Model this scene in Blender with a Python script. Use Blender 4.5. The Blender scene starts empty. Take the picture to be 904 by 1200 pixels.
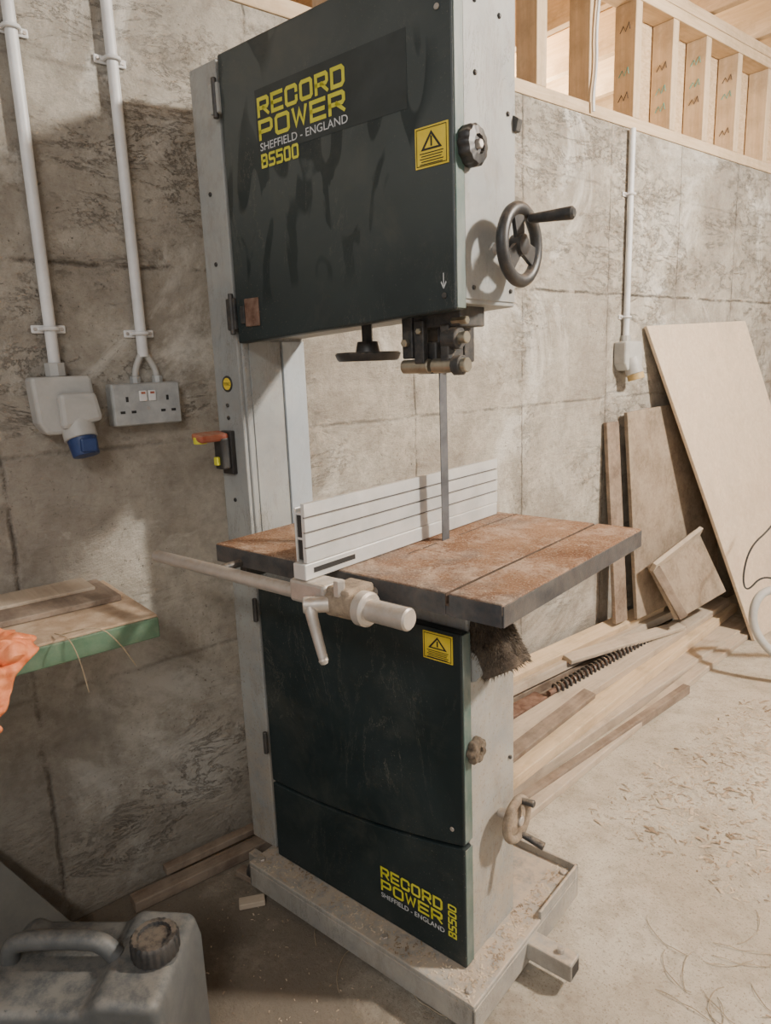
import bpy, bmesh, math, random
from mathutils import Vector, Matrix, noise as mnoise
random.seed(7)
scene = bpy.context.scene
COL = scene.collection

# ------------------------------------------------------------------ materials
class NT:
    def __init__(s, name):
        s.m = bpy.data.materials.new(name); s.m.use_nodes = True
        s.t = s.m.node_tree; s.N = s.t.nodes; s.L = s.t.links
        s.b = s.N['Principled BSDF']
    def n(s, typ, **kw):
        nd = s.N.new(typ)
        for k, v in kw.items(): setattr(nd, k, v)
        return nd
    def put(s, sock, v):
        if isinstance(v, bpy.types.NodeSocket): s.L.new(v, sock)
        else:
            if hasattr(sock.default_value, '__len__') and len(sock.default_value) == 4 and len(v) == 3: v = (*v, 1)
            sock.default_value = v
    def math(s, op, a, b=0.0, clamp=False):
        nd = s.n('ShaderNodeMath', operation=op); nd.use_clamp = clamp
        s.put(nd.inputs[0], a); s.put(nd.inputs[1], b); return nd.outputs[0]
    def mix(s, f, a, b):
        nd = s.n('ShaderNodeMix', data_type='RGBA')
        s.put(nd.inputs[0], f); s.put(nd.inputs[6], a); s.put(nd.inputs[7], b); return nd.outputs[2]
    def coord(s, scale=(1,1,1), rot=(0,0,0), kind='Object'):
        tc = s.n('ShaderNodeTexCoord'); mp = s.n('ShaderNodeMapping')
        s.L.new(tc.outputs[kind], mp.inputs[0]); mp.inputs['Scale'].default_value = scale
        mp.inputs['Rotation'].default_value = rot
        return mp.outputs[0]
    def noise(s, vec, scale=5, detail=6, rough=.6, dist=0.0):
        nd = s.n('ShaderNodeTexNoise'); s.L.new(vec, nd.inputs['Vector'])
        nd.inputs['Scale'].default_value = scale; nd.inputs['Detail'].default_value = detail
        nd.inputs['Roughness'].default_value = rough; nd.inputs['Distortion'].default_value = dist
        return nd.outputs[0]
    def ramp(s, f, a, b):
        nd = s.n('ShaderNodeMapRange'); nd.inputs[1].default_value = a; nd.inputs[2].default_value = b
        s.put(nd.inputs[0], f); return nd.outputs[0]
    def bump(s, h, strength=.3, dist=.01):
        nd = s.n('ShaderNodeBump'); nd.inputs['Strength'].default_value = strength
        nd.inputs['Distance'].default_value = dist; s.L.new(h, nd.inputs['Height'])
        s.L.new(nd.outputs[0], s.b.inputs['Normal'])
    def fin(s, col, rough=.7, metal=0.0):
        s.put(s.b.inputs['Base Color'], col); s.put(s.b.inputs['Roughness'], rough)
        s.put(s.b.inputs['Metallic'], metal); return s.m

def m_mottle(name, c1, c2, scale=8, rough=.6, metal=0, bump=.1, dust=None, dust_amt=.5, spec=None, stretch=(1,1,1), lo=.35, hi=.65, scratch=0, lowdust=0):
    t = NT(name); v = t.coord(stretch)
    f = t.ramp(t.noise(v, scale, 8, .65, .3), lo, hi)
    col = t.mix(f, c1, c2)
    if scratch:
        sc = t.noise(t.coord((1,1,.25), (.3,.2,0)), 11, 9, .8, .6)
        sc = t.ramp(t.math('ABSOLUTE', t.math('SUBTRACT', sc, .5)), .010, 0)
        sc = t.math('MULTIPLY', sc, t.ramp(t.noise(v, 4, 5, .6), .48, .6))
        col = t.mix(t.math('MULTIPLY', sc, scratch), col, (.07,.065,.055))
        gr = t.ramp(t.noise(t.coord((1,1,.5)), 6, 9, .78, .3), .50, .66)
        col = t.mix(t.math('MULTIPLY', gr, scratch*.75), col, (.17,.145,.115))
    if lowdust:
        sx2 = t.n('ShaderNodeSeparateXYZ'); t.L.new(t.coord(), sx2.inputs[0])
        lz = t.math('MULTIPLY', t.ramp(sx2.outputs[2], .95, .05), t.ramp(t.noise(v, 12, 9, .8), .40, .60))
        col = t.mix(t.math('MULTIPLY', lz, lowdust, True), col, (.40,.315,.225))
        sp = t.math('MULTIPLY', t.ramp(sx2.outputs[2], 1.0, .85), t.ramp(t.noise(t.coord(), 140, 3, .6), .60, .67))
        col = t.mix(t.math('MULTIPLY', sp, .6), col, (.20,.14,.09))
    if dust:
        g = t.n('ShaderNodeNewGeometry'); sx = t.n('ShaderNodeSeparateXYZ'); t.L.new(g.outputs['Normal'], sx.inputs[0])
        up = t.ramp(sx.outputs[2], .3, .9)
        df = t.math('MULTIPLY', t.math('ADD', t.math('MULTIPLY', up, 1.2), .25), t.ramp(t.noise(v, scale*4, 7, .75), .38, .64), True)
        col = t.mix(t.math('MULTIPLY', df, dust_amt, True), col, dust)
    if bump: t.bump(t.noise(v, scale*12, 5, .7), bump, .003)
    if spec is not None: t.b.inputs['Specular IOR Level'].default_value = spec
    return t.fin(col, rough, metal)

DUST = (.42,.325,.235)
def mat_concrete():
    t = NT('concrete_wall'); v = t.coord()
    sx = t.n('ShaderNodeSeparateXYZ'); t.L.new(v, sx.inputs[0])
    Y, Z = sx.outputs[1], sx.outputs[2]
    big = t.ramp(t.noise(v, 1.5, 7, .65, .6), .36, .62)
    col = t.mix(big, (.38,.34,.285), (.61,.56,.475))
    mid = t.ramp(t.noise(v, 7, 9, .75, .3), .42, .62)
    col = t.mix(t.math('MULTIPLY', mid, .55), col, (.27,.235,.19))
    fine = t.ramp(t.noise(v, 38, 6, .75), .45, .65)
    col = t.mix(t.math('MULTIPLY', fine, .35), col, (.25,.215,.17))
    pale = t.ramp(t.noise(v, 2.1, 7, .7, .8), .54, .64)
    col = t.mix(t.math('MULTIPLY', pale, .7), col, (.78,.745,.67))
    vs = t.coord((1, 1.0, 2.6)); st = t.noise(vs, 4.5, 10, .8, .5)
    band = t.ramp(t.math('ABSOLUTE', t.math('SUBTRACT', st, .5)), .012, .0)
    up = t.ramp(Z, 1.45, 1.75)
    hot = t.ramp(t.math('ADD', t.noise(t.coord((1,.8,1.3)), 2.0, 5, .65), t.math('MULTIPLY', up, .07)), .53, .60)
    crack = t.math('MULTIPLY', band, hot, True)
    col = t.mix(t.math('MULTIPLY', crack, .8), col, (.07,.055,.04))
    soil = t.math('MULTIPLY', t.ramp(t.noise(t.coord((1,1,1.8)), 5.5, 9, .78), .56, .66), t.math('ADD', .30, t.math('MULTIPLY', up, .35)))
    col = t.mix(soil, col, (.19,.155,.115))
    spk = t.ramp(t.noise(v, 90, 4, .7), .60, .68)
    spk = t.math('MULTIPLY', spk, t.ramp(t.noise(v, 3.1, 5, .6), .42, .6))
    col = t.mix(t.math('MULTIPLY', spk, .85), col, (.08,.065,.05))
    wob = t.math('MULTIPLY', t.math('SUBTRACT', t.noise(v, 6, 6, .75), .5), .03)
    fr = t.math('FRACT', t.math('DIVIDE', t.math('ADD', t.math('SUBTRACT', Y, .723-5.36), wob), .536))
    dv = t.math('MULTIPLY', t.math('ABSOLUTE', t.math('SUBTRACT', fr, .5)), .536)
    right = t.ramp(Y, .78, .80)
    jv = t.math('MULTIPLY', t.math('MULTIPLY', t.ramp(dv, .006, .001), .75), right)
    d3 = t.math('ABSOLUTE', t.math('ADD', t.math('SUBTRACT', Y, .31), wob))
    jv3 = t.math('MULTIPLY', t.ramp(d3, .008, .001), t.ramp(Z, 1.22, 1.18))
    jv = t.math('MAXIMUM', jv, jv3)
    jl = None
    for zz, k in ((1.61, 1.0), (1.19, .55), (.62, .4), (2.02,.35)):
        d = t.math('ABSOLUTE', t.math('ADD', t.math('SUBTRACT', Z, zz), wob))
        a = t.math('MULTIPLY', t.ramp(d, .008, .001), k)
        jl = a if jl is None else t.math('MAXIMUM', jl, a)
    jm = t.math('MAXIMUM', jv, jl)
    brk = t.ramp(t.noise(v, 7, 7, .75), .40, .54)
    jf = t.math('MULTIPLY', jm, brk, True)
    col = t.mix(t.math('MULTIPLY', jf, .8), col, (.08,.065,.05))
    hd = t.math('MAXIMUM', t.math('MULTIPLY', t.ramp(dv, .06, .0), right), t.math('MULTIPLY', t.ramp(d3, .06, 0), t.ramp(Z, 1.22, 1.0)))
    halo = t.math('MULTIPLY', t.math('MULTIPLY', hd, t.ramp(t.noise(v, 16, 7, .75), .46, .62)), .5)
    col = t.mix(halo, col, (.16,.13,.10))
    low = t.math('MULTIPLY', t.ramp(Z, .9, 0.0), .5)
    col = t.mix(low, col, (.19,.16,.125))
    h = t.math('SUBTRACT', t.math('ADD', t.noise(v, 30, 8, .75), t.math('MULTIPLY', t.noise(vs, 4.5, 10, .8, .5), 1.6)), t.math('MULTIPLY', t.math('ADD', jf, crack), .9))
    t.bump(h, .7, .016)
    t.b.inputs['Specular IOR Level'].default_value = .2
    return t.fin(col, .9)

def mat_floor():
    t = NT('sawdust_concrete_floor'); v = t.coord()
    sx = t.n('ShaderNodeSeparateXYZ'); t.L.new(v, sx.inputs[0])
    col = t.mix(t.ramp(t.noise(v, 2.2, 8, .65, .4), .38, .62), (.50,.435,.34), (.66,.595,.485))
    col = t.mix(t.math('MULTIPLY', t.ramp(t.noise(v, 11, 9, .78), .46, .62), .65), col, (.37,.305,.225))
    col = t.mix(t.math('MULTIPLY', t.ramp(t.noise(v, 60, 5, .75), .56, .66), .65), col, (.28,.215,.15))
    col = t.mix(t.math('MULTIPLY', t.ramp(t.noise(v, 180, 3, .6), .58, .66), .65), col, (.20,.145,.09))
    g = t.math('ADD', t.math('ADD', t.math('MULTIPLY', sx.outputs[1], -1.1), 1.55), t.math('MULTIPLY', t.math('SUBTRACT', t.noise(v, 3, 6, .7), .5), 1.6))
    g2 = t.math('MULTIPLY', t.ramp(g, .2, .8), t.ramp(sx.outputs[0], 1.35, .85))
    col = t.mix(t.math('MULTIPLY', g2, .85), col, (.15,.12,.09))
    t.bump(t.noise(v, 60, 8, .8), .7, .012)
    t.b.inputs['Specular IOR Level'].default_value = .2
    return t.fin(col, .9)

def mat_wood(name, c1, c2, c3=None, dust=0.0):
    t = NT(name); v = t.coord((1.2, 14, 14))
    g = t.noise(v, 3, 8, .65, 1.0)
    col = t.mix(t.ramp(g, .35, .65), c1, c2)
    v2 = t.coord()
    col = t.mix(t.math('MULTIPLY', t.ramp(t.noise(v2, 4, 7, .7), .5, .66), .55), col, c3 or tuple(x*.55 for x in c1))
    if dust: col = t.mix(t.math('MULTIPLY', t.ramp(t.noise(v2, 9, 7, .7), .4, .6), dust), col, (.5,.41,.31))
    t.bump(g, .25, .003)
    return t.fin(col, .8)

def mat_door():
    t = NT('dark_green_paint'); v = t.coord()
    sx = t.n('ShaderNodeSeparateXYZ'); t.L.new(v, sx.inputs[0])
    col = t.mix(t.ramp(t.noise(v, 3, 5, .6, .5), .4, .6), (.008,.016,.017), (.016,.026,.027))
    film = t.math('MULTIPLY', t.ramp(sx.outputs[2], 1.42, 1.72), t.ramp(t.noise(v, 1.6, 4, .5, .6), .25, .55))
    sm = t.ramp(t.noise(t.coord((1,1,.38), (0,.75,0)), 15, 2, .35, 1.3), .50, .54)
    sm = t.math('MULTIPLY', sm, t.ramp(t.noise(t.coord((1,1,1)), 3.4, 2, .4), .47, .52))
    wiped = t.math('MULTIPLY', film, t.math('SUBTRACT', 1.0, t.math('MULTIPLY', sm, .92)), True)
    col = t.mix(t.math('MULTIPLY', wiped, .8), col, (.062,.074,.072))
    scf = t.ramp(t.noise(v, 5, 8, .75, .5), .52, .66)
    col = t.mix(t.math('MULTIPLY', scf, .18), col, (.12,.11,.085))
    sc = t.noise(t.coord((1,1,.3), (.0,.35,0)), 6, 8, .75, .8)
    sc = t.math('MULTIPLY', t.ramp(t.math('ABSOLUTE', t.math('SUBTRACT', sc, .5)), .005, 0), t.ramp(t.noise(v, 3.3, 4, .6), .50, .60))
    col = t.mix(t.math('MULTIPLY', sc, .5), col, (.20,.18,.14))
    dots = t.math('MULTIPLY', t.ramp(t.noise(v, 220, 3, .6), .63, .71), t.ramp(t.noise(v, 4, 4, .6), .40, .58))
    col = t.mix(t.math('MULTIPLY', dots, .5), col, (.30,.25,.18))
    return t.fin(col, t.ramp(t.noise(v, 4, 4, .6), -.1, 1.1))

M = {}
M['conc'] = mat_concrete(); M['floor'] = mat_floor(); M['door'] = mat_door()
M['grey'] = m_mottle('grey_enamel', (.24,.25,.245), (.34,.35,.335), 5, .5, 0, .08, DUST, .6, scratch=.8, lowdust=.75)
M['blue'] = m_mottle('pale_blue_enamel', (.33,.37,.40), (.43,.47,.49), 4, .45, 0, .05, DUST, .45, scratch=.3)
M['base'] = m_mottle('dusty_base_enamel', (.25,.24,.22), (.38,.355,.31), 9, .6, 0, .15, (.44,.35,.26), .85, scratch=.9)
M['green'] = m_mottle('green_edge_paint', (.03,.085,.07), (.15,.18,.165), 14, .5, 0, .08, DUST, .35, stretch=(1,1,.4))
M['black'] = m_mottle('black_plastic', (.014,.014,.015), (.026,.026,.026), 12, .45, 0, .05, DUST, .25)
M['iron'] = m_mottle('dark_cast_iron', (.022,.024,.027), (.055,.055,.054), 14, .5, .3, .2, DUST, .45)
M['tabside'] = m_mottle('table_side_iron', (.030,.034,.040), (.085,.083,.082), 16, .5, .1, .2, (.25,.15,.09), .5)
M['steel'] = m_mottle('worn_steel', (.40,.36,.32), (.55,.50,.45), 18, .42, .45, .12, DUST, .6)
M['blade'] = m_mottle('blade_steel', (.075,.078,.085), (.15,.15,.155), 20, .55, .3, .1)
M['alu'] = m_mottle('aluminium', (.56,.56,.54), (.71,.70,.67), 10, .45, .3, .08, (.55,.46,.37), .65)
M['alugroove'] = m_mottle('aluminium_groove_dark', (.12,.11,.10), (.2,.18,.16), 20, .7, 0, 0)
M['bronze'] = m_mottle('guide_steel', (.30,.26,.19), (.46,.42,.33), 20, .35, .8, .1)
t = NT('rusty_sawdust_table'); v = t.coord()
c = t.mix(t.ramp(t.noise(v, 4, 9, .75, .3), .38, .62), (.22,.105,.055), (.42,.25,.15))
c = t.mix(t.math('MULTIPLY', t.ramp(t.noise(v, 2.6, 6, .7), .50, .60), .75), c, (.25,.21,.18))
c = t.mix(t.math('MULTIPLY', t.ramp(t.noise(v, 9, 9, .8, .4), .49, .60), .65), c, (.62,.47,.35))
c = t.mix(t.math('MULTIPLY', t.ramp(t.noise(v, 220, 3, .6), .54, .62), .5), c, (.62,.45,.32))
c = t.mix(t.math('MULTIPLY', t.ramp(t.noise(v, 170, 3, .6), .58, .66), .6), c, (.12,.06,.03))
t.bump(t.noise(v, 110, 7, .85), .9, .008); t.b.inputs['Specular IOR Level'].default_value = .15
M['table'] = t.fin(c, .92)
M['slot'] = m_mottle('slot_shade', (.045,.028,.018), (.12,.075,.05), 30, .9, 0, .3)  # dark colour standing in for the shade inside the table slots
M['dust'] = m_mottle('caked_sawdust', (.17,.125,.085), (.40,.31,.22), 30, .95, 0, .9, None)
M['bristle'] = m_mottle('sawdust_fuzz', (.04,.03,.022), (.14,.105,.075), 45, .98, 0, .9, None)
M['bristle2'] = m_mottle('fuzz_fibre', (.06,.045,.032), (.19,.145,.10), 60, .98, 0, 0, None)
M['yellow'] = m_mottle('yellow_print', (.56,.52,.03), (.68,.63,.06), 20, .5, 0, 0)
M['sticker'] = m_mottle('yellow_sticker', (.72,.52,.03), (.80,.60,.06), 20, .45, 0, 0)
M['white'] = m_mottle('white_print', (.50,.51,.51), (.65,.65,.65), 30, .5, 0, 0)
M['ink'] = m_mottle('black_ink', (.015,.015,.015), (.03,.027,.025), 30, .6, 0, 0)
M['upvc'] = m_mottle('white_conduit_plastic', (.62,.61,.60), (.76,.755,.74), 12, .4, 0, .03, None)
M['galv'] = m_mottle('galvanised_box', (.33,.335,.33), (.46,.465,.45), 25, .5, .3, .1)
M['putty'] = m_mottle('grey_plastic', (.37,.36,.34), (.47,.46,.43), 12, .5, 0, .05)
M['dimgrey'] = m_mottle('dim_grey_board', (.07,.068,.06), (.12,.115,.10), 6, .7, 0, .2, (.22,.18,.13), .35)
M['bluepl'] = m_mottle('blue_plastic', (.015,.035,.12), (.025,.055,.17), 12, .4, 0, 0)
M['red'] = m_mottle('dusty_red', (.30,.05,.025), (.42,.15,.07), 14, .55, 0, .1, DUST, .5)
M['rust'] = m_mottle('rust', (.10,.045,.025), (.24,.15,.11), 30, .8, .1, .3)
M['pine'] = mat_wood('pine', (.57,.41,.25), (.70,.54,.36))
M['pinegr'] = mat_wood('weathered_pine', (.38,.30,.22), (.53,.435,.33), None, .6)
M['ply'] = mat_wood('plywood', (.60,.46,.325), (.70,.57,.425), (.50,.385,.27), .3)
M['mdf'] = mat_wood('brown_board', (.19,.145,.10), (.28,.22,.16), None, .3)
M['darkw'] = mat_wood('dark_timber', (.13,.09,.065), (.22,.16,.115), None, .3)
M['osb'] = m_mottle('osb', (.50,.34,.19), (.70,.52,.33), 35, .8, 0, .2, None, stretch=(1,1,2.5))
M['stamp'] = m_mottle('teal_timber_stamp', (.05,.32,.27), (.12,.42,.35), 40, .8, 0, 0)
M['benchtop'] = m_mottle('bench_top_sawdust', (.33,.225,.14), (.52,.39,.27), 22, .9, 0, .6, None)
M['benchgreen'] = m_mottle('bench_green_edge', (.045,.105,.055), (.095,.165,.10), 14, .6, 0, .1, DUST, .3)
M['orange'] = m_mottle('orange_sack', (.60,.13,.035), (.80,.28,.12), 40, .55, 0, .3)
M['can'] = m_mottle('dark_grey_plastic', (.055,.058,.058), (.09,.092,.09), 9, .55, 0, .08, (.26,.23,.19), .35)
M['straw'] = m_mottle('straw', (.30,.22,.13), (.50,.40,.27), 30, .8, 0, 0)
M['chips'] = m_mottle('wood_chip', (.22,.15,.09), (.62,.50,.36), 9, .85, 0, 0, stretch=(1,1,1), lo=.4, hi=.6)
M['cable'] = m_mottle('cable_rubber', (.02,.02,.02), (.04,.04,.04), 12, .5, 0, 0)
M['paper'] = m_mottle('white_scrap', (.7,.7,.68), (.8,.8,.78), 12, .6, 0, .1)

# ------------------------------------------------------------------ geometry helpers
def link(ob, parent=None):
    COL.objects.link(ob)
    if parent: ob.parent = parent
    return ob
def empty(name, loc=(0,0,0), rz=0):
    e = bpy.data.objects.new(name, None); e.empty_display_size = .1
    e.location = loc; e.rotation_euler = (0,0,rz); COL.objects.link(e); return e
def from_bm(name, bm, mat, parent=None, bevel=0, smooth=False, segs=2):
    bmesh.ops.recalc_face_normals(bm, faces=bm.faces)
    me = bpy.data.meshes.new(name); bm.to_mesh(me); bm.free()
    me.materials.append(mat)
    if smooth:
        for p in me.polygons: p.use_smooth = True
    ob = bpy.data.objects.new(name, me)
    if bevel:
        b = ob.modifiers.new('bevel', 'BEVEL'); b.width = bevel; b.segments = segs; b.limit_method = 'ANGLE'; b.angle_limit = .7
    if smooth:
        try: me.set_sharp_from_angle(angle=.7)
        except Exception: pass
    return link(ob, parent)
def box(name, x0,x1,y0,y1,z0,z1, mat, parent=None, bevel=.002, segs=2):
    bm = bmesh.new(); bmesh.ops.create_cube(bm, size=1)
    for v in bm.verts:
        v.co = Vector((x0+(v.co.x+.5)*(x1-x0), y0+(v.co.y+.5)*(y1-y0), z0+(v.co.z+.5)*(z1-z0)))
    return from_bm(name, bm, mat, parent, bevel, False, segs)
def prism(name, pts, ax, a0, a1, mat, parent=None, bevel=.002):
    bm = bmesh.new()
    def P(p, a):
        return {'y': (p[0], a, p[1]), 'x': (a, p[0], p[1]), 'z': (p[0], p[1], a)}[ax]
    A = [bm.verts.new(P(p, a0)) for p in pts]; B = [bm.verts.new(P(p, a1)) for p in pts]
    bm.faces.new(A); bm.faces.new(B[::-1]); n = len(pts)
    for i in range(n): bm.faces.new((A[i], A[(i+1)%n], B[(i+1)%n], B[i]))
    return from_bm(name, bm, mat, parent, bevel)
def basis(d):
    d = Vector(d).normalized(); u = Vector((0,0,1)) if abs(d.z) < .9 else Vector((0,1,0))
    a = d.cross(u).normalized(); b = d.cross(a).normalized(); return d, a, b
def lathe(name, prof, o, d, mat, parent=None, seg=40, closed=False, wav=None):
    d, a, b = basis(d); o = Vector(o); bm = bmesh.new(); rings = []
    for r, h in prof:
        if r < 1e-6: rings.append([bm.verts.new(o+d*h)]); continue
        rg = []
        for i in range(seg):
            th = 2*math.pi*i/seg; rr = r*(wav(th) if wav else 1)
            rg.append(bm.verts.new(o + d*h + (a*math.cos(th)+b*math.sin(th))*rr))
        rings.append(rg)
    pr = list(zip(rings, rings[1:])) + ([(rings[-1], rings[0])] if closed else [])
    for R0, R1 in pr:
        for i in range(seg):
            j = (i+1) % seg
            if len(R0) == 1 and len(R1) == 1: continue
            if len(R0) == 1: bm.faces.new((R0[0], R1[i], R1[j]))
            elif len(R1) == 1: bm.faces.new((R0[i], R0[j], R1[0]))
            else: bm.faces.new((R0[i], R0[j], R1[j], R1[i]))
    return from_bm(name, bm, mat, parent, 0, True)
def cyl(name, p0, p1, r, mat, parent=None, r1=None, seg=32, ch=.0015):
    p0 = Vector(p0); p1 = Vector(p1); L = (p1-p0).length; r1 = r if r1 is None else r1
    ch = min(ch, L*.3, r*.5)
    return lathe(name, [(0,0),(r-ch,0),(r,ch),(r1,L-ch),(r1-ch,L),(0,L)], p0, p1-p0, mat, parent, seg)
def tube(name, pts, r, mat, parent=None, seg=10, smooth_iter=2, radii=None):
    P = [Vector(p) for p in pts]
    for _ in range(smooth_iter):
        Q = [P[0]]
        for i in range(len(P)-1):
            Q.append(P[i].lerp(P[i+1], .25)); Q.append(P[i].lerp(P[i+1], .75))
        Q.append(P[-1]); P = Q
    bm = bmesh.new(); rings = []; a = None
    for i, p in enumerate(P):
        d = (P[min(i+1, len(P)-1)] - P[max(i-1, 0)]).normalized()
        if a is None: _, a, b = basis(d)
        a = (a - d*a.dot(d)).normalized(); b = d.cross(a)
        rr = r if radii is None else radii[0] + (radii[1]-radii[0])*i/(len(P)-1)
        rings.append([bm.verts.new(p + (a*math.cos(2*math.pi*k/seg)+b*math.sin(2*math.pi*k/seg))*rr) for k in range(seg)])
    for R0, R1 in zip(rings, rings[1:]):
        for k in range(seg): bm.faces.new((R0[k], R0[(k+1)%seg], R1[(k+1)%seg], R1[k]))
    bm.faces.new(rings[0][::-1]); bm.faces.new(rings[-1])
    return from_bm(name, bm, mat, parent, 0, True)
def plank(name, p0, p1, w, th, mat, parent=None, roll=0, bevel=.003):
    """board with its length along local X, top face up"""
    p0 = Vector(p0); p1 = Vector(p1); d = (p1-p0); L = d.length; d.normalize()
    side = Vector((0,0,1)).cross(d)
    if side.length < .01: side = Vector((0,1,0))
    side.normalize(); up = d.cross(side)
    R = Matrix((d, side, up)).transposed() @ Matrix.Rotation(roll, 3, 'X')
    ob = box(name, 0, L, -w/2, w/2, -th/2, th/2, mat, parent, bevel)
    ob.matrix_local = Matrix.Translation(p0) @ R.to_4x4()
    return ob
def text(name, s, x0, z0, w, h, y, mat, parent, off=.03):
    cu = bpy.data.curves.new(name, 'FONT'); cu.body = s; cu.offset = off; cu.resolution_u = 3
    ob = bpy.data.objects.new(name, cu); COL.objects.link(ob)
    dg = bpy.context.evaluated_depsgraph_get(); dg.update()
    me = bpy.data.meshes.new_from_object(ob.evaluated_get(dg)); bpy.data.objects.remove(ob)
    xs = [v.co.x for v in me.vertices]; ys = [v.co.y for v in me.vertices]
    mx, Mx, my, My = min(xs), max(xs), min(ys), max(ys)
    for v in me.vertices:
        a = (v.co.x-mx)/(Mx-mx); b = (v.co.y-my)/(My-my)
        v.co = (x0+a*w, y, z0+b*h)
    me.materials.clear(); me.materials.append(mat)
    ob = bpy.data.objects.new(name, me); return link(ob, parent)
GL = {
 'R': [[(0,0),(0,1),(.88,1),(1,.88),(1,.56),(.88,.44),(0,.44)],[(.5,.44),(1,0)]],
 'E': [[(1,1),(0,1),(0,0),(1,0)],[(0,.5),(.92,.5)]],
 'C': [[(1,.70),(1,.88),(.88,1),(.12,1),(0,.88),(0,.12),(.12,0),(.88,0),(1,.12),(1,.30)]],
 'O': [[(.5,1),(.12,1),(0,.88),(0,.12),(.12,0),(.88,0),(1,.12),(1,.88),(.88,1),(.5,1)]],
 'D': [[(0,.5),(0,1),(.84,1),(1,.84),(1,.16),(.84,0),(0,0),(0,.5)]],
 'P': [[(0,0),(0,1),(.88,1),(1,.88),(1,.52),(.88,.40),(0,.40)]],
 'W': [[(0,1),(.22,0),(.5,.85),(.78,0),(1,1)]],
 'B': [[(0,.5),(0,1),(.82,1),(.95,.9),(.95,.62),(.82,.52),(0,.52)],[(.82,.52),(1,.42),(1,.12),(.88,0),(0,0),(0,.5)]],
 'S': [[(1,1),(.12,1),(0,.9),(0,.6),(.12,.5),(.88,.5),(1,.4),(1,.1),(.88,0),(0,0)]],
 '5': [[(1,1),(0,1),(0,.56),(.88,.56),(1,.46),(1,.1),(.88,0),(0,0)]],
}
GL['0'] = GL['O']
def blocktext(name, s, x0, z0, w, h, y, mat, parent, rot=False, sw=.2):
    """extended block lettering made of mitred strokes"""
    st = h*sw if not rot else w*sw
    L, H = (w, h) if not rot else (h, w)
    n = len(s); cell = L/n; gap = cell*.13; bm = bmesh.new()
    for i, ch in enumerate(s):
        ox = i*cell; cw = cell-gap-st; chh = H-st
        for k, pl in enumerate(GL[ch]):
            P = [Vector((ox+st/2+p[0]*cw, st/2+p[1]*chh)) for p in pl]
            closed = (P[0]-P[-1]).length < 1e-6
            prev = None
            for j in range(len(P)):
                a = P[j-1] if j else (P[-2] if closed else None)
                b = P[j+1] if j < len(P)-1 else (P[1] if closed else None)
                d1 = (P[j]-a).normalized() if a is not None else None
                d2 = (b-P[j]).normalized() if b is not None else None
                if d1 is None: d1 = d2
                if d2 is None: d2 = d1
                n1 = Vector((-d1.y,d1.x)); n2 = Vector((-d2.y,d2.x)); m = (n1+n2).normalized()
                l = min(st/2/max(m.dot(n1), .35), st)
                c = P[j].copy()
                if a is None: c -= d1*st/2*.98
                if b is None: c += d1*st/2*.98
                q = []
                for sgn in (1,-1):
                    u = c+m*l*sgn
                    u.x = min(max(u.x, ox-.01*cell), ox+cell-gap*.9); u.y = min(max(u.y, 0), H)
                    q.append(bm.verts.new((x0+u.x, y, z0+u.y) if not rot else (x0+w-u.y, y, z0+u.x)))
                if prev: bm.faces.new((prev[0],prev[1],q[1],q[0]))
                prev = q
    return from_bm(name, bm, mat, parent)

# ------------------------------------------------------------------ room
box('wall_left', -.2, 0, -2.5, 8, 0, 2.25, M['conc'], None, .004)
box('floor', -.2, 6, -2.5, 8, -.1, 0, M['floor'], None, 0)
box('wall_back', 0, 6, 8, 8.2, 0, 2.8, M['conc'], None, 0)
fr = empty('timber_stud_frame')
plank('sole_plate', (-.052, -1.5, 2.275), (-.052, 7.9, 2.275), .1, .044, M['pine'], fr)
plank('head_plate', (-.052, -1.5, 2.745), (-.052, 7.9, 2.745), .1, .044, M['pine'], fr)
plank('head_plate_upper', (-.052, -1.5, 2.791), (-.052, 7.9, 2.791), .1, .044, M['pine'], fr)
ys = [-1.2,-.7,-.2,.3,.8,1.3,1.75,2.17,2.47,2.77,3.05,3.33,3.63,3.95,4.3,4.7,5.1,5.5,6]
for i, y in enumerate(ys):
    plank('stud_%d' % i, (-.052, y, 2.298), (-.052, y, 2.722), .055 if y<2.3 else .045, .095, M['pine'], fr)
for i,y in enumerate((2.77,3.05,3.33,3.63)):
    for k in range(4):
        if (i*3+k)%4 == 2: continue
        z = 2.37+k*.08+.01*((i+k)%2); yy = y-.0232
        tube('stamp_%d_%d'%(i,k), [(-.075,yy,z),(-.06,yy,z+.022),(-.05,yy,z),(-.035,yy,z+.03),(-.03,yy,z+.004)], .0018, M['stamp'] if (i+k)%3 else M['ink'], fr, 5, 0)
box('plywood_backing', -.13, -.105, 2.82, 6.5, 2.27, 2.8, M['osb'], fr, 0)
pj = empty('ceiling_joists')
for i in range(16):
    y = .2 + i*.45
    plank('joist_%d' % i, (-2.6, y, 2.92), (5.9, y, 2.92), .045, .2, M['pine'], pj)
box('ceiling', -2.6, 6, -.1, 8, 3.03, 3.05, M['osb'], None, 0)
far = empty('outer_timber_framing')
for i in range(12):
    y = 1.0+i*.6
    plank('post_%d' % i, (-2.3, y, 2.2), (-2.3, y, 2.81), .05, .1, M['pine'], far)
plank('rail_low', (-2.2, .5, 2.5), (-2.2, 8, 2.5), .1, .05, M['pine'], far)
box('outer_sill', -2.5, -2.2, .5, 8, 1.82, 2.2, M['osb'], far, 0)
box('outer_ground', -2.6, -.21, -2.5, 8, 1.7, 1.8, M['floor'], far, 0)

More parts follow.
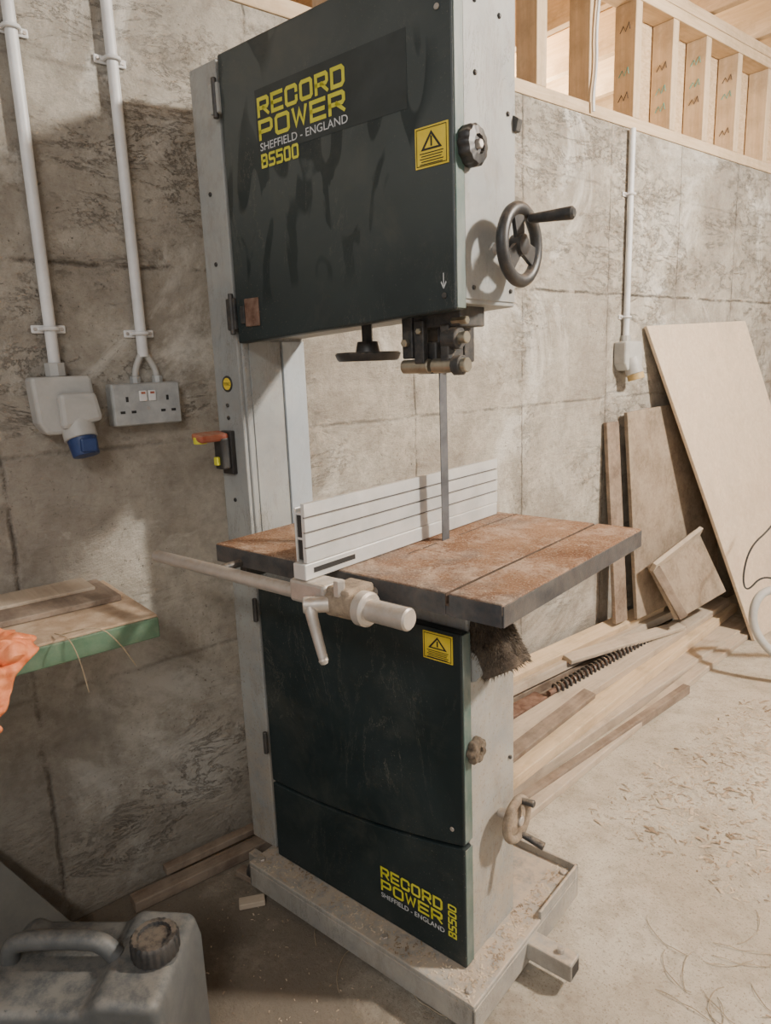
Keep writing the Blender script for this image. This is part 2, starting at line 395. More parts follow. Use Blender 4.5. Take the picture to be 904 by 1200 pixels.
# ------------------------------------------------------------------ electrical on wall
def conduit(name, y, z0, z1, clips, r=.0125):
    e = empty(name)
    cyl('pipe', (.018, y, z0), (.018, y, z1), r, M['upvc'], e)
    for k, z in enumerate(clips):
        tube('saddle_%d' % k, [(.007,y-.022,z),(.010,y-.016,z),(.030,y-.014,z),(.036,y,z),(.030,y+.014,z),(.010,y+.016,z),(.007,y+.022,z)], .0045, M['upvc'], e, 8, 1)
        box('saddle_base_%d' % k, .001, .007, y-.036, y+.036, z-.009, z+.009, M['upvc'], e, .003)
        for s in (-1,1): cyl('saddle_screw_%d%d' % (k, s), (.007,y+s*.028,z), (.009,y+s*.028,z), .004, M['steel'], e, seg=12)
    return e
c1 = conduit('electrical_conduit', .442, 1.385, 2.245, (1.465, 2.06))
c2 = conduit('electrical_conduit', .644, 1.40, 2.245, (1.455, 2.045))
c3 = conduit('electrical_conduit', 2.713, 1.42, 2.245, (1.52, 2.0))
e = empty('lighting_cable')
tube('cable_run', [(.012,2.455,2.262),(.012,2.45,2.32),(.012,2.47,2.42),(.012,2.46,2.55),(.012,2.50,2.8)], .006, M['upvc'], e)
# industrial switched socket
e = empty('industrial_socket')
prism('socket_body', [(.378,1.362),(.505,1.362),(.510,1.30),(.498,1.235),(.398,1.235),(.383,1.262)], 'x', .001, .06, M['putty'], e, .008)
prism('socket_hood', [(.425,1.325),(.505,1.325),(.515,1.262),(.425,1.245)], 'x', .055, .085, M['putty'], e, .010)
cyl('gland', (.018,.442,1.362), (.018,.442,1.392), .022, M['putty'], e, seg=8)
cyl('socket_barrel', (.045,.462,1.275), (.065,.466,1.222), .036, M['putty'], e)
cyl('blue_cap', (.060,.466,1.235), (.075,.470,1.185), .033, M['bluepl'], e, .029)
box('cap_tab', .095,.108, .452,.487, 1.196,1.226, M['bluepl'], e, .004)
# double socket
e = empty('double_wall_socket')
box('back_box', .001,.042,.550,.716,1.240,1.340, M['galv'], e, .006)
box('face_plate', .042,.047,.552,.714,1.242,1.338, M['galv'], e, .004)
for k, yy in enumerate((.584, .682)):
    for j, (dy, dz, w, h) in enumerate(((0,.018,.006,.012),(-.013,-.012,.011,.006),(.013,-.012,.011,.006))):
        box('pin_hole_%d_%d' % (k, j), .046,.0478, yy+dy-w/2,yy+dy+w/2,1.285+dz-h/2,1.285+dz+h/2, M['ink'], e, 0)
for k, yy in enumerate((.622,.644)):
    box('rocker_%d' % k, .046,.052, yy-.009,yy+.009,1.297,1.322, M['upvc'], e, .002)
    box('rocker_mark_%d' % k, .051,.0525, yy-.005,yy+.005,1.314,1.319, M['red'], e, 0)
cyl('plate_screw_a', (.046,.633,1.28), (.048,.633,1.28), .004, M['steel'], e, seg=12)
tube('cable_a', [(.018,.640,1.41),(.018,.630,1.39),(.02,.620,1.37),(.02,.618,1.336)], .0075, M['putty'], e)
tube('cable_b', [(.018,.648,1.41),(.018,.660,1.39),(.02,.670,1.37),(.02,.672,1.336)], .0075, M['putty'], e)
for yy in (.618,.672): cyl('gland_%d' % int(yy*1000), (.02,yy,1.338), (.02,yy,1.356), .013, M['galv'], e, seg=8)
# far socket
e = empty('wall_isolator_socket')
prism('isolator_body', [(2.65,1.42),(2.775,1.42),(2.785,1.33),(2.76,1.30),(2.67,1.30),(2.65,1.33)], 'x', .001,.06, M['putty'], e, .008)
cyl('isolator_barrel', (.045,2.71,1.35),(.065,2.715,1.285), .036, M['putty'], e)
cyl('isolator_cap', (.058,2.715,1.31),(.07,2.72,1.262), .034, m_mottle('ochre_plastic',(.40,.27,.10),(.5,.36,.16),12,.5), e)
cyl('isolator_gland', (.018,2.713,1.415),(.018,2.713,1.445), .02, M['putty'], e, seg=8)

# ------------------------------------------------------------------ BANDSAW (local frame)
ANG = math.atan(.194)
saw = empty('bandsaw', (1.72, 0, 0), ANG)
G, D = M['grey'], M['door']
XL, XR, Y0, Y1 = -1.312, -.712, 1.078, 1.262
box('spine_column', -1.41, XL, 1.068, 1.262, .095, 2.017, G, saw, .004)
box('spine_front_lip', -1.412, -1.318, 1.058, 1.07, .10, 2.012, G, saw, .003)
box('throat_panel', XL, XL+.006, 1.186, 1.258, .90, 1.425, M['blue'], saw, .001)
box('throat_panel_front', XL, XL+.003, 1.085, 1.180, .90, 1.425, G, saw, .001)
prism('upper_housing', [(XL,1.432),(XR,1.462),(XR,2.017),(XL,2.017)], 'y', Y0, Y1, G, saw, .003)
prism('upper_door', [(-1.302,1.420),(-.706,1.450),(-.706,2.012),(-1.302,2.012)], 'y', 1.050, 1.077, D, saw, .004)
box('upper_door_edge', -.7085, -.7045, 1.053, 1.079, 1.453, 2.01, M['green'], saw, .001)
box('housing_right_plate', XR, XR+.003, 1.086, 1.258, 1.47, 2.012, G, saw, .001)
box('column_bottom_patch', -1.268,-1.222,1.046,1.051,1.455,1.515, M['rust'], saw, .002)
box('column_bottom_patch_b', -1.285,-1.27,1.046,1.051,1.462,1.50, M['iron'], saw, .002)
box('hinge_low', -1.33,-1.30,1.043,1.060,1.45,1.52, M['iron'], saw, .003)
cyl('hinge_pin_low', (-1.312,1.045,1.44),(-1.312,1.045,1.53), .006, M['iron'], saw)
box('hinge_top', -1.33,-1.30,1.043,1.060,1.90,1.96, G, saw, .003)
cyl('hinge_pin_top', (-1.312,1.045,1.89),(-1.312,1.045,1.97), .006, M['iron'], saw)
for k,(x,z) in enumerate(((-.735,1.955),(-.735,1.925),(-.73,1.475),(-1.37,1.75),(-1.37,1.6),(-1.37,1.28),(-1.37,1.25),(-1.37,1.05),(-1.35,.9),(-.735,.42))):
    yy = 1.05 if x>-1.3 else 1.058
    cyl('rivet_%d' % k, (x,yy,z),(x,yy-.003,z), .005, M['steel'] if x>-1.3 and k!=2 else M['iron'], saw, seg=14)
for k,(y,z) in enumerate(((1.12,1.95),(1.20,1.95),(1.11,1.49),(1.24,1.49),(1.23,1.8),(1.12,1.84),(1.12,.80),(1.24,.50))):
    cyl('side_bolt_%d' % k, (XR,y,z),(XR+.007,y,z), .0045, M['iron'], saw, seg=6)
YD = 1.0488
box('logo_panel', -1.19,-.80,1.0494,1.0506,1.79,1.915, m_mottle('logo_decal', (.016,.023,.023),(.036,.044,.043),6,.5,0,0), saw, 0)
blocktext('logo_line_a', 'RECORD', -1.184, 1.862, .248, .037, YD, M['yellow'], saw)
blocktext('logo_line_b', 'POWER', -1.184, 1.819, .248, .038, YD, M['yellow'], saw)
text('logo_line_c', 'SHEFFIELD - ENGLAND', -1.182, 1.799, .244, .015, YD, M['white'], saw, .004)
blocktext('logo_line_d', 'BS500', -1.182, 1.766, .114, .027, YD, M['yellow'], saw, False, .19)
blocktext('lower_logo_a', 'RECORD', -.938, .207, .178, .029, YD, M['yellow'], saw, False, .19)
blocktext('lower_logo_b', 'POWER', -.938, .173, .178, .029, YD, M['yellow'], saw, False, .19)
text('lower_logo_c', 'SHEFFIELD - ENGLAND', -.938, .155, .178, .012, YD, M['white'], saw, .004)
blocktext('lower_logo_d', 'BS500', -.750, .155, .022, .083, YD, M['yellow'], saw, True, .18)
text('arrow_mark', '↓', -.737, 1.485, .012, .028, YD, M['white'], saw, .01)
def sticker(tag, x0, x1, z0, z1):
    box('warning_label_'+tag, x0,x1,1.0485,1.0505,z0,z1, M['sticker'], saw, 0)
    y = 1.0478; cx = (x0+x1)/2; zt = z1-.008; zb = z0+(z1-z0)*.42; hw=(x1-x0)*.32
    tri = [(cx,zt),(cx+hw,zb),(cx-hw,zb)]
    g = ((tri[0][0]+tri[1][0]+tri[2][0])/3, (tri[0][1]+tri[1][1]+tri[2][1])/3)
    inn = [(g[0]+(p[0]-g[0])*.68, g[1]+(p[1]-g[1])*.68) for p in tri]
    bm = bmesh.new(); A=[bm.verts.new((p[0],y,p[1])) for p in tri]; B=[bm.verts.new((p[0],y,p[1])) for p in inn]
    for i in range(3): bm.faces.new((A[i],A[(i+1)%3],B[(i+1)%3],B[i]))
    from_bm('warning_triangle_'+tag, bm, M['ink'], saw)
    box('warning_bang_'+tag, cx-.0015,cx+.0015,y-.0003,y+.0003,zb+.005,zt-.009, M['ink'], saw, 0)
    for k in range(5):
        z = zb-.004-k*(zb-z0-.006)/5
        box('warning_text_%s_%d'%(tag,k), x0+.010+.003*(k%2),x1-.010-.002*(k%3),y-.0003,y+.0003,z-.0012,z, M['ink'], saw, 0)
    for j,(a,b,c_,d_) in enumerate(((x0+.003,x1-.003,z1-.004,z1-.003),(x0+.003,x1-.003,z0+.003,z0+.004),(x0+.003,x0+.004,z0+.003,z1-.003),(x1-.004,x1-.003,z0+.003,z1-.003))):
        box('warning_border_%s_%d'%(tag,j), a,b,y-.0003,y+.0003,c_,d_, M['ink'], saw, 0)
sticker('upper', -.785,-.716,1.688,1.753)
sticker('lower', -.797,-.726,.784,.842)
wav = lambda th: 1+.035*math.cos(12*th)
lathe('tracking_knob', [(0,.0),(.012,0),(.012,.004),(.030,.004),(.033,.009),(.033,.024),(.029,.029),(.016,.031),(.014,.026),(0,.026)], (XR,1.090,1.717), (1,0,0), M['black'], saw, 96, wav=wav)
cyl('tracking_knob_nut', (XR+.024,1.090,1.717),(XR+.035,1.090,1.717), .008, M['steel'], saw, seg=6)
hc = Vector((-.658,1.186,1.563))
cyl('handwheel_shaft', (XR,1.186,1.563),(-.648,1.186,1.563), .010, M['steel'], saw)
prof = [(.062+.012*math.cos(a), .011*math.sin(a)) for a in [2*math.pi*i/12 for i in range(12)]]
lathe('handwheel_rim', prof, hc, (1,0,0), M['black'], saw, 56, True)
lathe('handwheel_hub', [(0,-.014),(.018,-.014),(.02,-.010),(.018,.010),(.012,.013),(0,.013)], hc, (1,0,0), M['black'], saw)
for k in range(3):
    th = math.radians(100+120*k); d = Vector((0,math.cos(th),math.sin(th))); s = Vector((0,-d.z,d.y))
    bm = bmesh.new(); vv = []
    for (r,w) in ((.012,.013),(.056,.018)):
        for xx in (-.004,.004):
            for sg in (-1,1): vv.append(bm.verts.new(hc+Vector((xx,0,0))+d*r+s*sg*w))
    bmesh.ops.convex_hull(bm, input=vv)
    from_bm('handwheel_spoke_%d'%k, bm, M['black'], saw, .002)
hp = hc+Vector((.004,.022,.046))
cyl('handwheel_handle', hp, hp+Vector((.088,.004,-.002)), .008, M['black'], saw, .0115, ch=.004)
prism('side_bracket', [(-.712,1.775),(-.702,1.775),(-.697,1.795),(-.712,1.805)], 'y', 1.250,1.266, M['iron'], saw, .001)
# guide assembly
box('guide_bracket', -.868,-.842,1.10,1.20,1.370,1.462, M['iron'], saw, .003)
box('guide_bracket_top', -.868,-.735,1.105,1.19,1.425,1.462, M['iron'], saw, .003)
box('guide_post', -.80,-.765,1.165,1.20,1.36,1.60, M['iron'], saw, .003)
box('guide_block', -.85,-.80,1.12,1.17,1.340,1.40, M['iron'], saw, .004)
box('guide_slot_plate', -.835,-.812,1.095,1.11,1.36,1.44, M['iron'], saw, .002)
box('guide_cheek_right', -.778,-.758,1.10,1.15,1.345,1.43, M['iron'], saw, .003)
cyl('guide_pin_left', (-.872,1.110,1.355),(-.808,1.110,1.355), .0135, M['bronze'], saw)
cyl('guide_pin_right', (-.800,1.110,1.355),(-.722,1.110,1.355), .0135, M['bronze'], saw)
cyl('guide_knob_right', (-.752,1.110,1.355),(-.733,1.110,1.355), .019, M['iron'], saw, seg=10)
cyl('guide_bearing_side', (-.775,1.115,1.405),(-.742,1.115,1.405), .021, M['iron'], saw)
cyl('guide_bearing_core', (-.746,1.115,1.405),(-.726,1.115,1.405), .011, M['bronze'], saw)
cyl('guide_thrust', (-.815,1.165,1.37),(-.79,1.165,1.37), .018, M['bronze'], saw)
cyl('guide_screw', (-.756,1.11,1.435),(-.722,1.11,1.435), .008, M['bronze'], saw, seg=6)
cyl('guide_screw_front', (-.855,1.10,1.40),(-.855,1.088,1.40), .008, M['bronze'], saw, seg=6)
cyl('guide_screw_front_b', (-.82,1.095,1.42),(-.82,1.087,1.42), .006, M['bronze'], saw, seg=6)
box('blade', -.8038,-.8020,1.131,1.155,.90,1.47, M['blade'], saw, 0)
cyl('guard_disc', (-1.0,1.15,1.370),(-1.0,1.15,1.388), .066, M['black'], saw, .070, 48, .004)
cyl('guard_disc_boss', (-1.0,1.15,1.386),(-1.0,1.15,1.410), .026, M['black'], saw, .022)
cyl('guard_disc_stem', (-1.0,1.15,1.40),(-1.0,1.15,1.45), .012, M['black'], saw, seg=6)
# lower housing
prism('lower_housing', [(XL,.092),(XR,.092),(XR,.885),(XL,.885)], 'y', Y0, Y1, G, saw, .003)
arc = lambda x: .312+.075*((x+1.302)/.596)**2
N = 14; xs = [-1.302+.596*i/N for i in range(N+1)]
prism('lower_door', [(-1.302,.85),(-.706,.85)]+[(x,arc(x)+.003) for x in xs[::-1]], 'y', 1.050,1.077, D, saw, .004)
prism('kick_panel', [(-.706,.094),(-1.302,.094)]+[(x,arc(x)-.003) for x in xs], 'y', 1.050,1.077, D, saw, .004)
box('lower_door_edge', -.7085,-.7045,1.053,1.079,.395,.848, M['green'], saw, .001)
box('kick_panel_edge', -.7085,-.7045,1.053,1.079,.10,.378, M['green'], saw, .001)
for k,z in enumerate((.42,.78)):
    cyl('lower_hinge_%d'%k, (-1.312,1.045,z-.03),(-1.312,1.045,z+.03), .006, M['iron'], saw)
lathe('lower_door_knob', [(0,0),(.012,0),(.012,.006),(.023,.006),(.026,.010),(.026,.020),(.021,.025),(.010,.025),(.009,.020),(0,.020)], (XR,1.085,.595), (1,0,0), M['bristle2'], saw, 60, wav=lambda th: 1+.10*math.cos(7*th))
wc = Vector((-.668,1.198,.386))
cyl('brake_shaft', (XR,1.198,.386),(-.655,1.198,.386), .011, M['steel'], saw)
prof = [(.043+.010*math.cos(a), .010*math.sin(a)) for a in [2*math.pi*i/12 for i in range(12)]]
lathe('brake_wheel_rim', prof, wc, (1,0,0), M['dust'], saw, 48, True)
lathe('brake_wheel_dish', [(0,-.02),(.02,-.02),(.022,.0),(.042,-.006),(.042,-.001),(.02,.008),(0,.008)], wc, (1,0,0), M['dust'], saw, 40)
cyl('brake_handle_low', wc+Vector((0,.012,-.040)), wc+Vector((.055,.020,-.055)), .007, M['iron'], saw, .009)
cyl('brake_handle_top', wc+Vector((0,.01,.042)), wc+Vector((.035,.012,.044)), .007, M['iron'], saw, .008)
# dust port, furred with sawdust
dpo = Vector((-.722,1.135,.875)); dpd, dpa, dpb = basis((.50,0,-.86))
lathe('dust_port', [(0,0),(.045,0),(.047,.06),(.050,.115),(.052,.128),(.044,.130),(.040,.10),(0,.09)], dpo, dpd, M['bristle'], saw, 48, wav=lambda th: 1+.03*math.sin(5*th)+.02*math.sin(11*th))
bm = bmesh.new()
for i in range(5200):
    th = random.uniform(0,6.283); h = random.uniform(.02,.132); r = .048
    nrm = dpa*math.cos(th)+dpb*math.sin(th)
    p = dpo+dpd*h+nrm*(r-.001); q = p+(nrm+dpd*.8+Vector((random.uniform(-.5,.5),random.uniform(-.5,.5),random.uniform(-.8,.2)))).normalized()*random.uniform(.004,.014)
    s = (q-p).cross(Vector((random.random()-.5,random.random()-.5,random.random()-.5))).normalized()*.0009
    bm.faces.new((bm.verts.new(p+s),bm.verts.new(p-s),bm.verts.new(q)))
from_bm('dust_port_fuzz', bm, M['bristle2'], saw)
prism('dust_port_gusset', [(-.712,.80),(-.66,.79),(-.70,.74),(-.712,.735)], 'y', 1.09,1.19, G, saw, .002)
# table
TZ, TB = 1.005, .967
box('table_top', -1.20,-.6110,.866,1.435,.985,TZ, M['table'], saw, .002)
box('table_top_right', -.6045,-.508,.866,1.435,.985,TZ, M['table'], saw, .002)
box('table_front_edge', -1.199,-.6115,.8645,.868,TB,1.0025, M['tabside'], saw, .001)
box('table_front_edge_right', -.6040,-.509,.8645,.868,TB,1.0025, M['tabside'], saw, .001)
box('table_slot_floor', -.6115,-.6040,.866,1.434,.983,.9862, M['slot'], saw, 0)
box('table_slot_shade', -.6115,-.6103,.866,1.434,.984,1.0040, M['slot'], saw, 0)  # dark strip on the lit slot wall, painted shade
box('table_body', -1.199,-.509,.867,1.434,TB,.9848, M['tabside'], saw, .002)
box('table_right_edge', -.509,-.506,.867,1.434,TB,1.0015, M['tabside'], saw, .001)
box('table_blade_slit', -.8045,-.8010,1.02,1.435,1.0045,1.0056, M['slot'], saw, 0)
cyl('table_insert', (-.803,1.15,1.0035),(-.803,1.15,1.0057), .040, M['table'], saw, ch=.0004)
box('table_rib_left', -1.17,-1.15,.90,1.40,.925,TB, M['iron'], saw, .002)
box('table_rib_mid', -.88,-.86,.92,1.38,.92,TB, M['iron'], saw, .002)
for k,yy in enumerate((1.09,1.22)):
    prism('trunnion_%d'%k, [(-1.02,TB),(-.70,TB),(-.74,.90),(-.80,.86),(-.94,.86),(-.99,.90)], 'y', yy,yy+.03, M['iron'], saw, .003)
box('table_support', -1.25,-.75,1.10,1.24,.88,.905, M['iron'], saw, .003)
# fence
def fence_prof():
    p = [(-.848,1.036),(-.840,1.036)]
    for z in (1.062,1.088,1.114):
        p += [(-.840,z-.0018),(-.8450,z-.0018),(-.8450,z+.0018),(-.840,z+.0018)]
    return p + [(-.840,1.138),(-.848,1.138)]
prism('fence_face', fence_prof(), 'y', .787,1.41, M['alu'], saw, 0)
for k,z in enumerate((1.062,1.088,1.114)):
    box('fence_groove_dark_%d'%k, -.8452,-.8435,.788,1.409,z-.0017,z+.0017, M['alugroove'], saw, 0)  # darker strip set into each groove of the fence face
box('fence_back', -.866,-.862,.787,1.41,1.036,1.130, M['alu'], saw, .001)
box('fence_web_top', -.866,-.847,.789,1.409,1.118,1.122, M['alu'], saw, 0)
box('fence_web_mid', -.866,-.847,.789,1.409,1.075,1.079, M['alu'], saw, 0)
box('fence_foot', -.868,-.838,.780,1.405,1.0065,1.035, M['alu'], saw, .002)
box('fence_foot_slot', -.8385,-.8373,.80,.905,1.017,1.026, M['ink'], saw, 0)
box('fence_end_dark', -.861,-.849,.7895,.792,1.04,1.117, M['ink'], saw, 0)
# rail + clamp
RY, RZ = .80, .975
cyl('fence_rail', (-1.325,RY,RZ),(-.70,RY,RZ), .0128, M['steel'], saw)
cyl('fence_rail_end', (-.715,RY,RZ),(-.632,RY,RZ), .0185, M['steel'], saw, ch=.003)
cyl('clamp_barrel', (-.800,RY,RZ),(-.722,RY,RZ), .025, M['dust'], saw, .023, ch=.005)
cyl('clamp_collar', (-.735,RY,RZ),(-.712,RY,RZ), .029, M['steel'], saw, ch=.004)
box('clamp_block', -.880,-.795,.778,.83,.965,1.006, M['steel'], saw, .006)
box('clamp_ear', -.80,-.745,.785,.85,.985,1.004, M['dust'], saw, .006)
cyl('clamp_screw', (-.77,.79,.99),(-.77,.79,1.018), .010, M['steel'], saw, seg=6)
cyl('rail_stud', (-.76,RY,RZ),(-.76,.87,.98), .009, M['steel'], saw)
cyl('rail_stud_left', (-1.12,RY,RZ),(-1.12,.87,.975), .008, M['iron'], saw)
cyl('lever_hub', (-.822,.755,.975),(-.790,.785,.975), .014, M['steel'], saw)
tube('lever_arm', [(-.812,.762,.975),(-.806,.757,.965),(-.795,.755,.935),(-.776,.750,.893)], .008, M['steel'], saw, 12, 2, (.012,.0075))
lathe('lever_tip', [(0,0),(.006,.002),(.0085,.008),(.006,.014),(0,.016)], (-.778,.750,.898), (.3,0,-.95), M['steel'], saw, 16)
# switch + sticker on column
SX = .012
box('switch_plate', -1.405+SX,-1.365+SX,1.045,1.060,1.115,1.22, M['black'], saw, .003)
box('switch_box', -1.400+SX,-1.368+SX,1.020,1.046,1.13,1.205, M['black'], saw, .004)
box('switch_button', -1.394+SX,-1.380+SX,1.012,1.022,1.14,1.16, M['yellow'], saw, .002)
prism('switch_flap', [(-1.41+SX,1.222),(-1.37+SX,1.215),(-1.37+SX,1.197),(-1.41+SX,1.203)], 'y', .965,1.045, M['red'], saw, .006)
cyl('switch_mushroom', (-1.395+SX,.980,1.195),(-1.395+SX,.980,1.212), .016, M['yellow'], saw)
cyl('round_label', (-1.365,1.0585,1.33),(-1.365,1.0565,1.33), .019, M['black'], saw)
cyl('round_label_core', (-1.365,1.0567,1.33),(-1.365,1.0560,1.33), .014, M['sticker'], saw, ch=0.0001)
text('round_label_text', 'TITEC', -1.377,1.326,.024,.007,1.0555,M['ink'],saw,.01)
# mobile base
B = M['base']
box('base_plate', -1.345,-.645,.985,1.47,.080,.0925, B, saw, .003)
box('base_beam_front', -1.345,-.645,.985,.992,.022,.080, B, saw, .002)
box('base_beam_right', -.652,-.645,.985,1.47,.022,.080, B, saw, .002)
box('base_beam_left', -1.345,-1.338,.985,1.47,.022,.080, B, saw, .002)
box('base_beam_back', -1.345,-.645,1.463,1.47,.022,.080, B, saw, .002)
box('base_lip_right', -.652,-.645,1.27,1.47,.09,.112, B, saw, .002)
box('base_lip_back', -.85,-.645,1.463,1.47,.09,.112, B, saw, .002)
box('base_tube', -.66,-.540,1.205,1.250,.035,.078, B, saw, .004)
box('base_tube_mouth', -.5405,-.5395,1.212,1.243,.042,.071, M['ink'], saw, 0)
cyl('base_tube_bolt', (-.575,1.2275,.078),(-.575,1.2275,.09), .008, M['steel'], saw, seg=6)
for k,(x,y) in enumerate(((-.672,1.01),(-.672,1.44),(-1.32,1.01),(-1.32,1.44),(-.9,1.01))):
    cyl('base_bolt_%d'%k, (x,y,.0925),(x,y,.099), .009, M['steel'], saw, seg=6)
for k,(x,y) in enumerate(((-1.372,1.03),(-1.372,1.43),(-.68,1.44),(-.68,1.02))):
    cyl('caster_wheel_%d'%k, (x-.012,y,.030),(x+.012,y,.030), .030, M['iron'], saw, ch=.004)
    box('caster_fork_%d'%k, x-.016,x+.016,y-.012,y+.012,.032,.079, B, saw, .002)

def chip(bm, p, s, a, l):
    d = Vector((math.cos(a),math.sin(a),0)); n = Vector((-d.y,d.x,0)); pr = None
    for k in range(4):
        u = k/3-.5; c = p + d*l*u*1.6 + Vector((0,0,.35*s*(1-4*u*u)))
        q = (bm.verts.new(c+n*s*.5), bm.verts.new(c-n*s*.5))
        if pr: bm.faces.new((pr[0],pr[1],q[1],q[0]))
        pr = q
# sawdust crumbs lying on the base plate and the table
bm = bmesh.new()
for i in range(900):
    x = random.uniform(-1.34,-.655); y = random.uniform(.99,1.05)
    if random.random()<.5: x = random.uniform(-.708,-.655); y = random.uniform(1.0,1.46)
    s = random.uniform(.0012,.0035); chip(bm, Vector((x,y,.0932)), s, random.uniform(0,6.28), s*random.uniform(1,2.5))
for i in range(1500):
    x = random.uniform(-1.19,-.515); y = random.uniform(.875,1.43)
    if -.875<x<-.832 or -.613<x<-.602: continue
    s = random.uniform(.0008,.0022); chip(bm, Vector((x,y,1.0056)), s, random.uniform(0,6.28), s*random.uniform(1,2.5))
from_bm('sawdust_crumbs', bm, M['chips'], saw)

# ------------------------------------------------------------------ bench on the left
e = empty('workbench')
box('bench_core', .005,.345,-1.4,.495,.822,.866, M['benchgreen'], e, .003)
box('bench_surface', .005,.343,-1.4,.493,.866,.872, M['benchtop'], e, .002)
for k,yy in enumerate((-1.2,-.65)):
    box('bench_leg_%d'%k, .27,.33,yy,yy+.06,0,.822, M['pine'], e, .003)
    box('bench_leg_wall_%d'%k, .01,.07,yy,yy+.06,0,.822, M['pine'], e, .003)
e2 = empty('offcut_board')
box('board_piece', .03,.20,.02,.47,.873,.886, M['darkw'], e2, .002)
o2 = box('board_piece_pale', .02,.12,-.1,.44,.886,.894, M['pinegr'], e2, .002)
# crumpled orange sack draped over the bench edge
NU, NV = 90, 90
prof = [(.25,.878),(.30,.884),(.345,.886),(.372,.868),(.385,.83),(.39,.79),(.385,.745)]
def pr_at(u):
    f = u*(len(prof)-1); i = min(int(f), len(prof)-2); k = f-i
    a = Vector(prof[i]); b = Vector(prof[i+1]); d = (b-a).normalized()
    return a.lerp(b,k), Vector((-d.y, d.x))
bm = bmesh.new(); grid = []
for i in range(NU+1):
    row = []
    for j in range(NV+1):
        u = i/NU; v_ = j/NV
        edge = .258 - .09*max(0,u-.45)/.55 - .04*max(0,.3-u)/.3 + .03*mnoise.noise(Vector((u*8,1.3,0)))
        y = -.16 + (edge+.16)*v_
        p, nn = pr_at(u)
        f = abs(mnoise.noise(Vector((u*5,y*14,.5))))*.050 + abs(mnoise.noise(Vector((u*14,y*34,2.5))))*.024
        f *= min(1, (1-v_)*6+.35)
        row.append(bm.verts.new((p.x+nn.x*f, y, p.y+nn.y*f-(.02*mnoise.noise(Vector((y*12,4,u*2)))*u))))
    grid.append(row)
for i in range(NU):
    for j in range(NV): bm.faces.new((grid[i][j],grid[i+1][j],grid[i+1][j+1],grid[i][j+1]))
ob = from_bm('orange_sack', bm, M['orange'], None, 0, True)
sm = ob.modifiers.new('s','SOLIDIFY'); sm.thickness=.0015
def strands(name, spots, mat, r=.0011, L=.12):
    bm = bmesh.new()
    for (x,y,z,sp,n) in spots:
        for _ in range(n):
            p = Vector((x+random.uniform(-sp,sp), y+random.uniform(-sp,sp), z+.002))
            if p.x < .2: continue
            a = random.uniform(0,6.28); cv = random.uniform(-16,16); prev=None
            for k in range(13):
                d = Vector((math.cos(a),math.sin(a),0)); s = Vector((-d.y,d.x,0))*r
                zz = Vector((0,0,.004*math.sin(k*.6)**2))
                cur = (bm.verts.new(p+s+zz), bm.verts.new(p-s+zz), bm.verts.new(p+zz+Vector((0,0,r*1.6))))
                if prev:
                    for i in range(3): bm.faces.new((prev[i],prev[(i+1)%3],cur[(i+1)%3],cur[i]))
                prev = cur; st = L*random.uniform(.6,1.4)/13; p = p+d*st; a += cv*st
    return from_bm(name, bm, mat)
litter = empty('wood_shavings')
strands('straw_strands', [(1.35,1.55,0,.28,18),(1.15,1.35,0,.13,9),(1.7,2.1,0,.6,14),(.5,.95,0,.2,8),(1.0,2.4,0,.3,9)], M['straw'], .0008, .14).parent = litter
e3 = empty('loose_twine')
tube('twine_a', [(.33,.31,.875),(.40,.36,.90),(.42,.39,.86),(.40,.42,.80)], .0012, M['straw'], e3, 6)
tube('twine_b', [(.32,.30,.877),(.38,.31,.885),(.40,.32,.84),(.39,.33,.77)], .0012, M['straw'], e3, 6)
bm = bmesh.new()
for i in range(11000):
    x = random.uniform(.60,3.2); y = random.uniform(1.0,4.6)
    q = random.random()
    if q<.35: x = random.gauss(.95,.28); y = random.gauss(2.4,.6)
    if x<.60 or (x<1.25 and y<1.62) or (y>2.75 and x<1.15): continue
    s = random.uniform(.0012,.0046)
    if random.random()<.12: s *= 2.0
    chip(bm, Vector((x,y,.001)), s, random.uniform(0,6.28), s*random.uniform(1,4))
for i in range(500):
    x = random.uniform(.05,1.2); y = random.uniform(.5,1.1)
    s = random.uniform(.001,.003); chip(bm, Vector((x,y,.001)), s, random.uniform(0,6.28), s*random.uniform(1,2))
from_bm('chips', bm, M['chips'], litter)
bm = bmesh.new(); vs=[bm.verts.new(p) for p in ((1.02,2.02,.004),(1.06,2.06,.012),(1.04,2.16,.006),(.99,2.14,.003))]; bm.faces.new(vs)
o = from_bm('paper_scrap', bm, M['paper'])
md = o.modifiers.new('s','SOLIDIFY'); md.thickness=.002

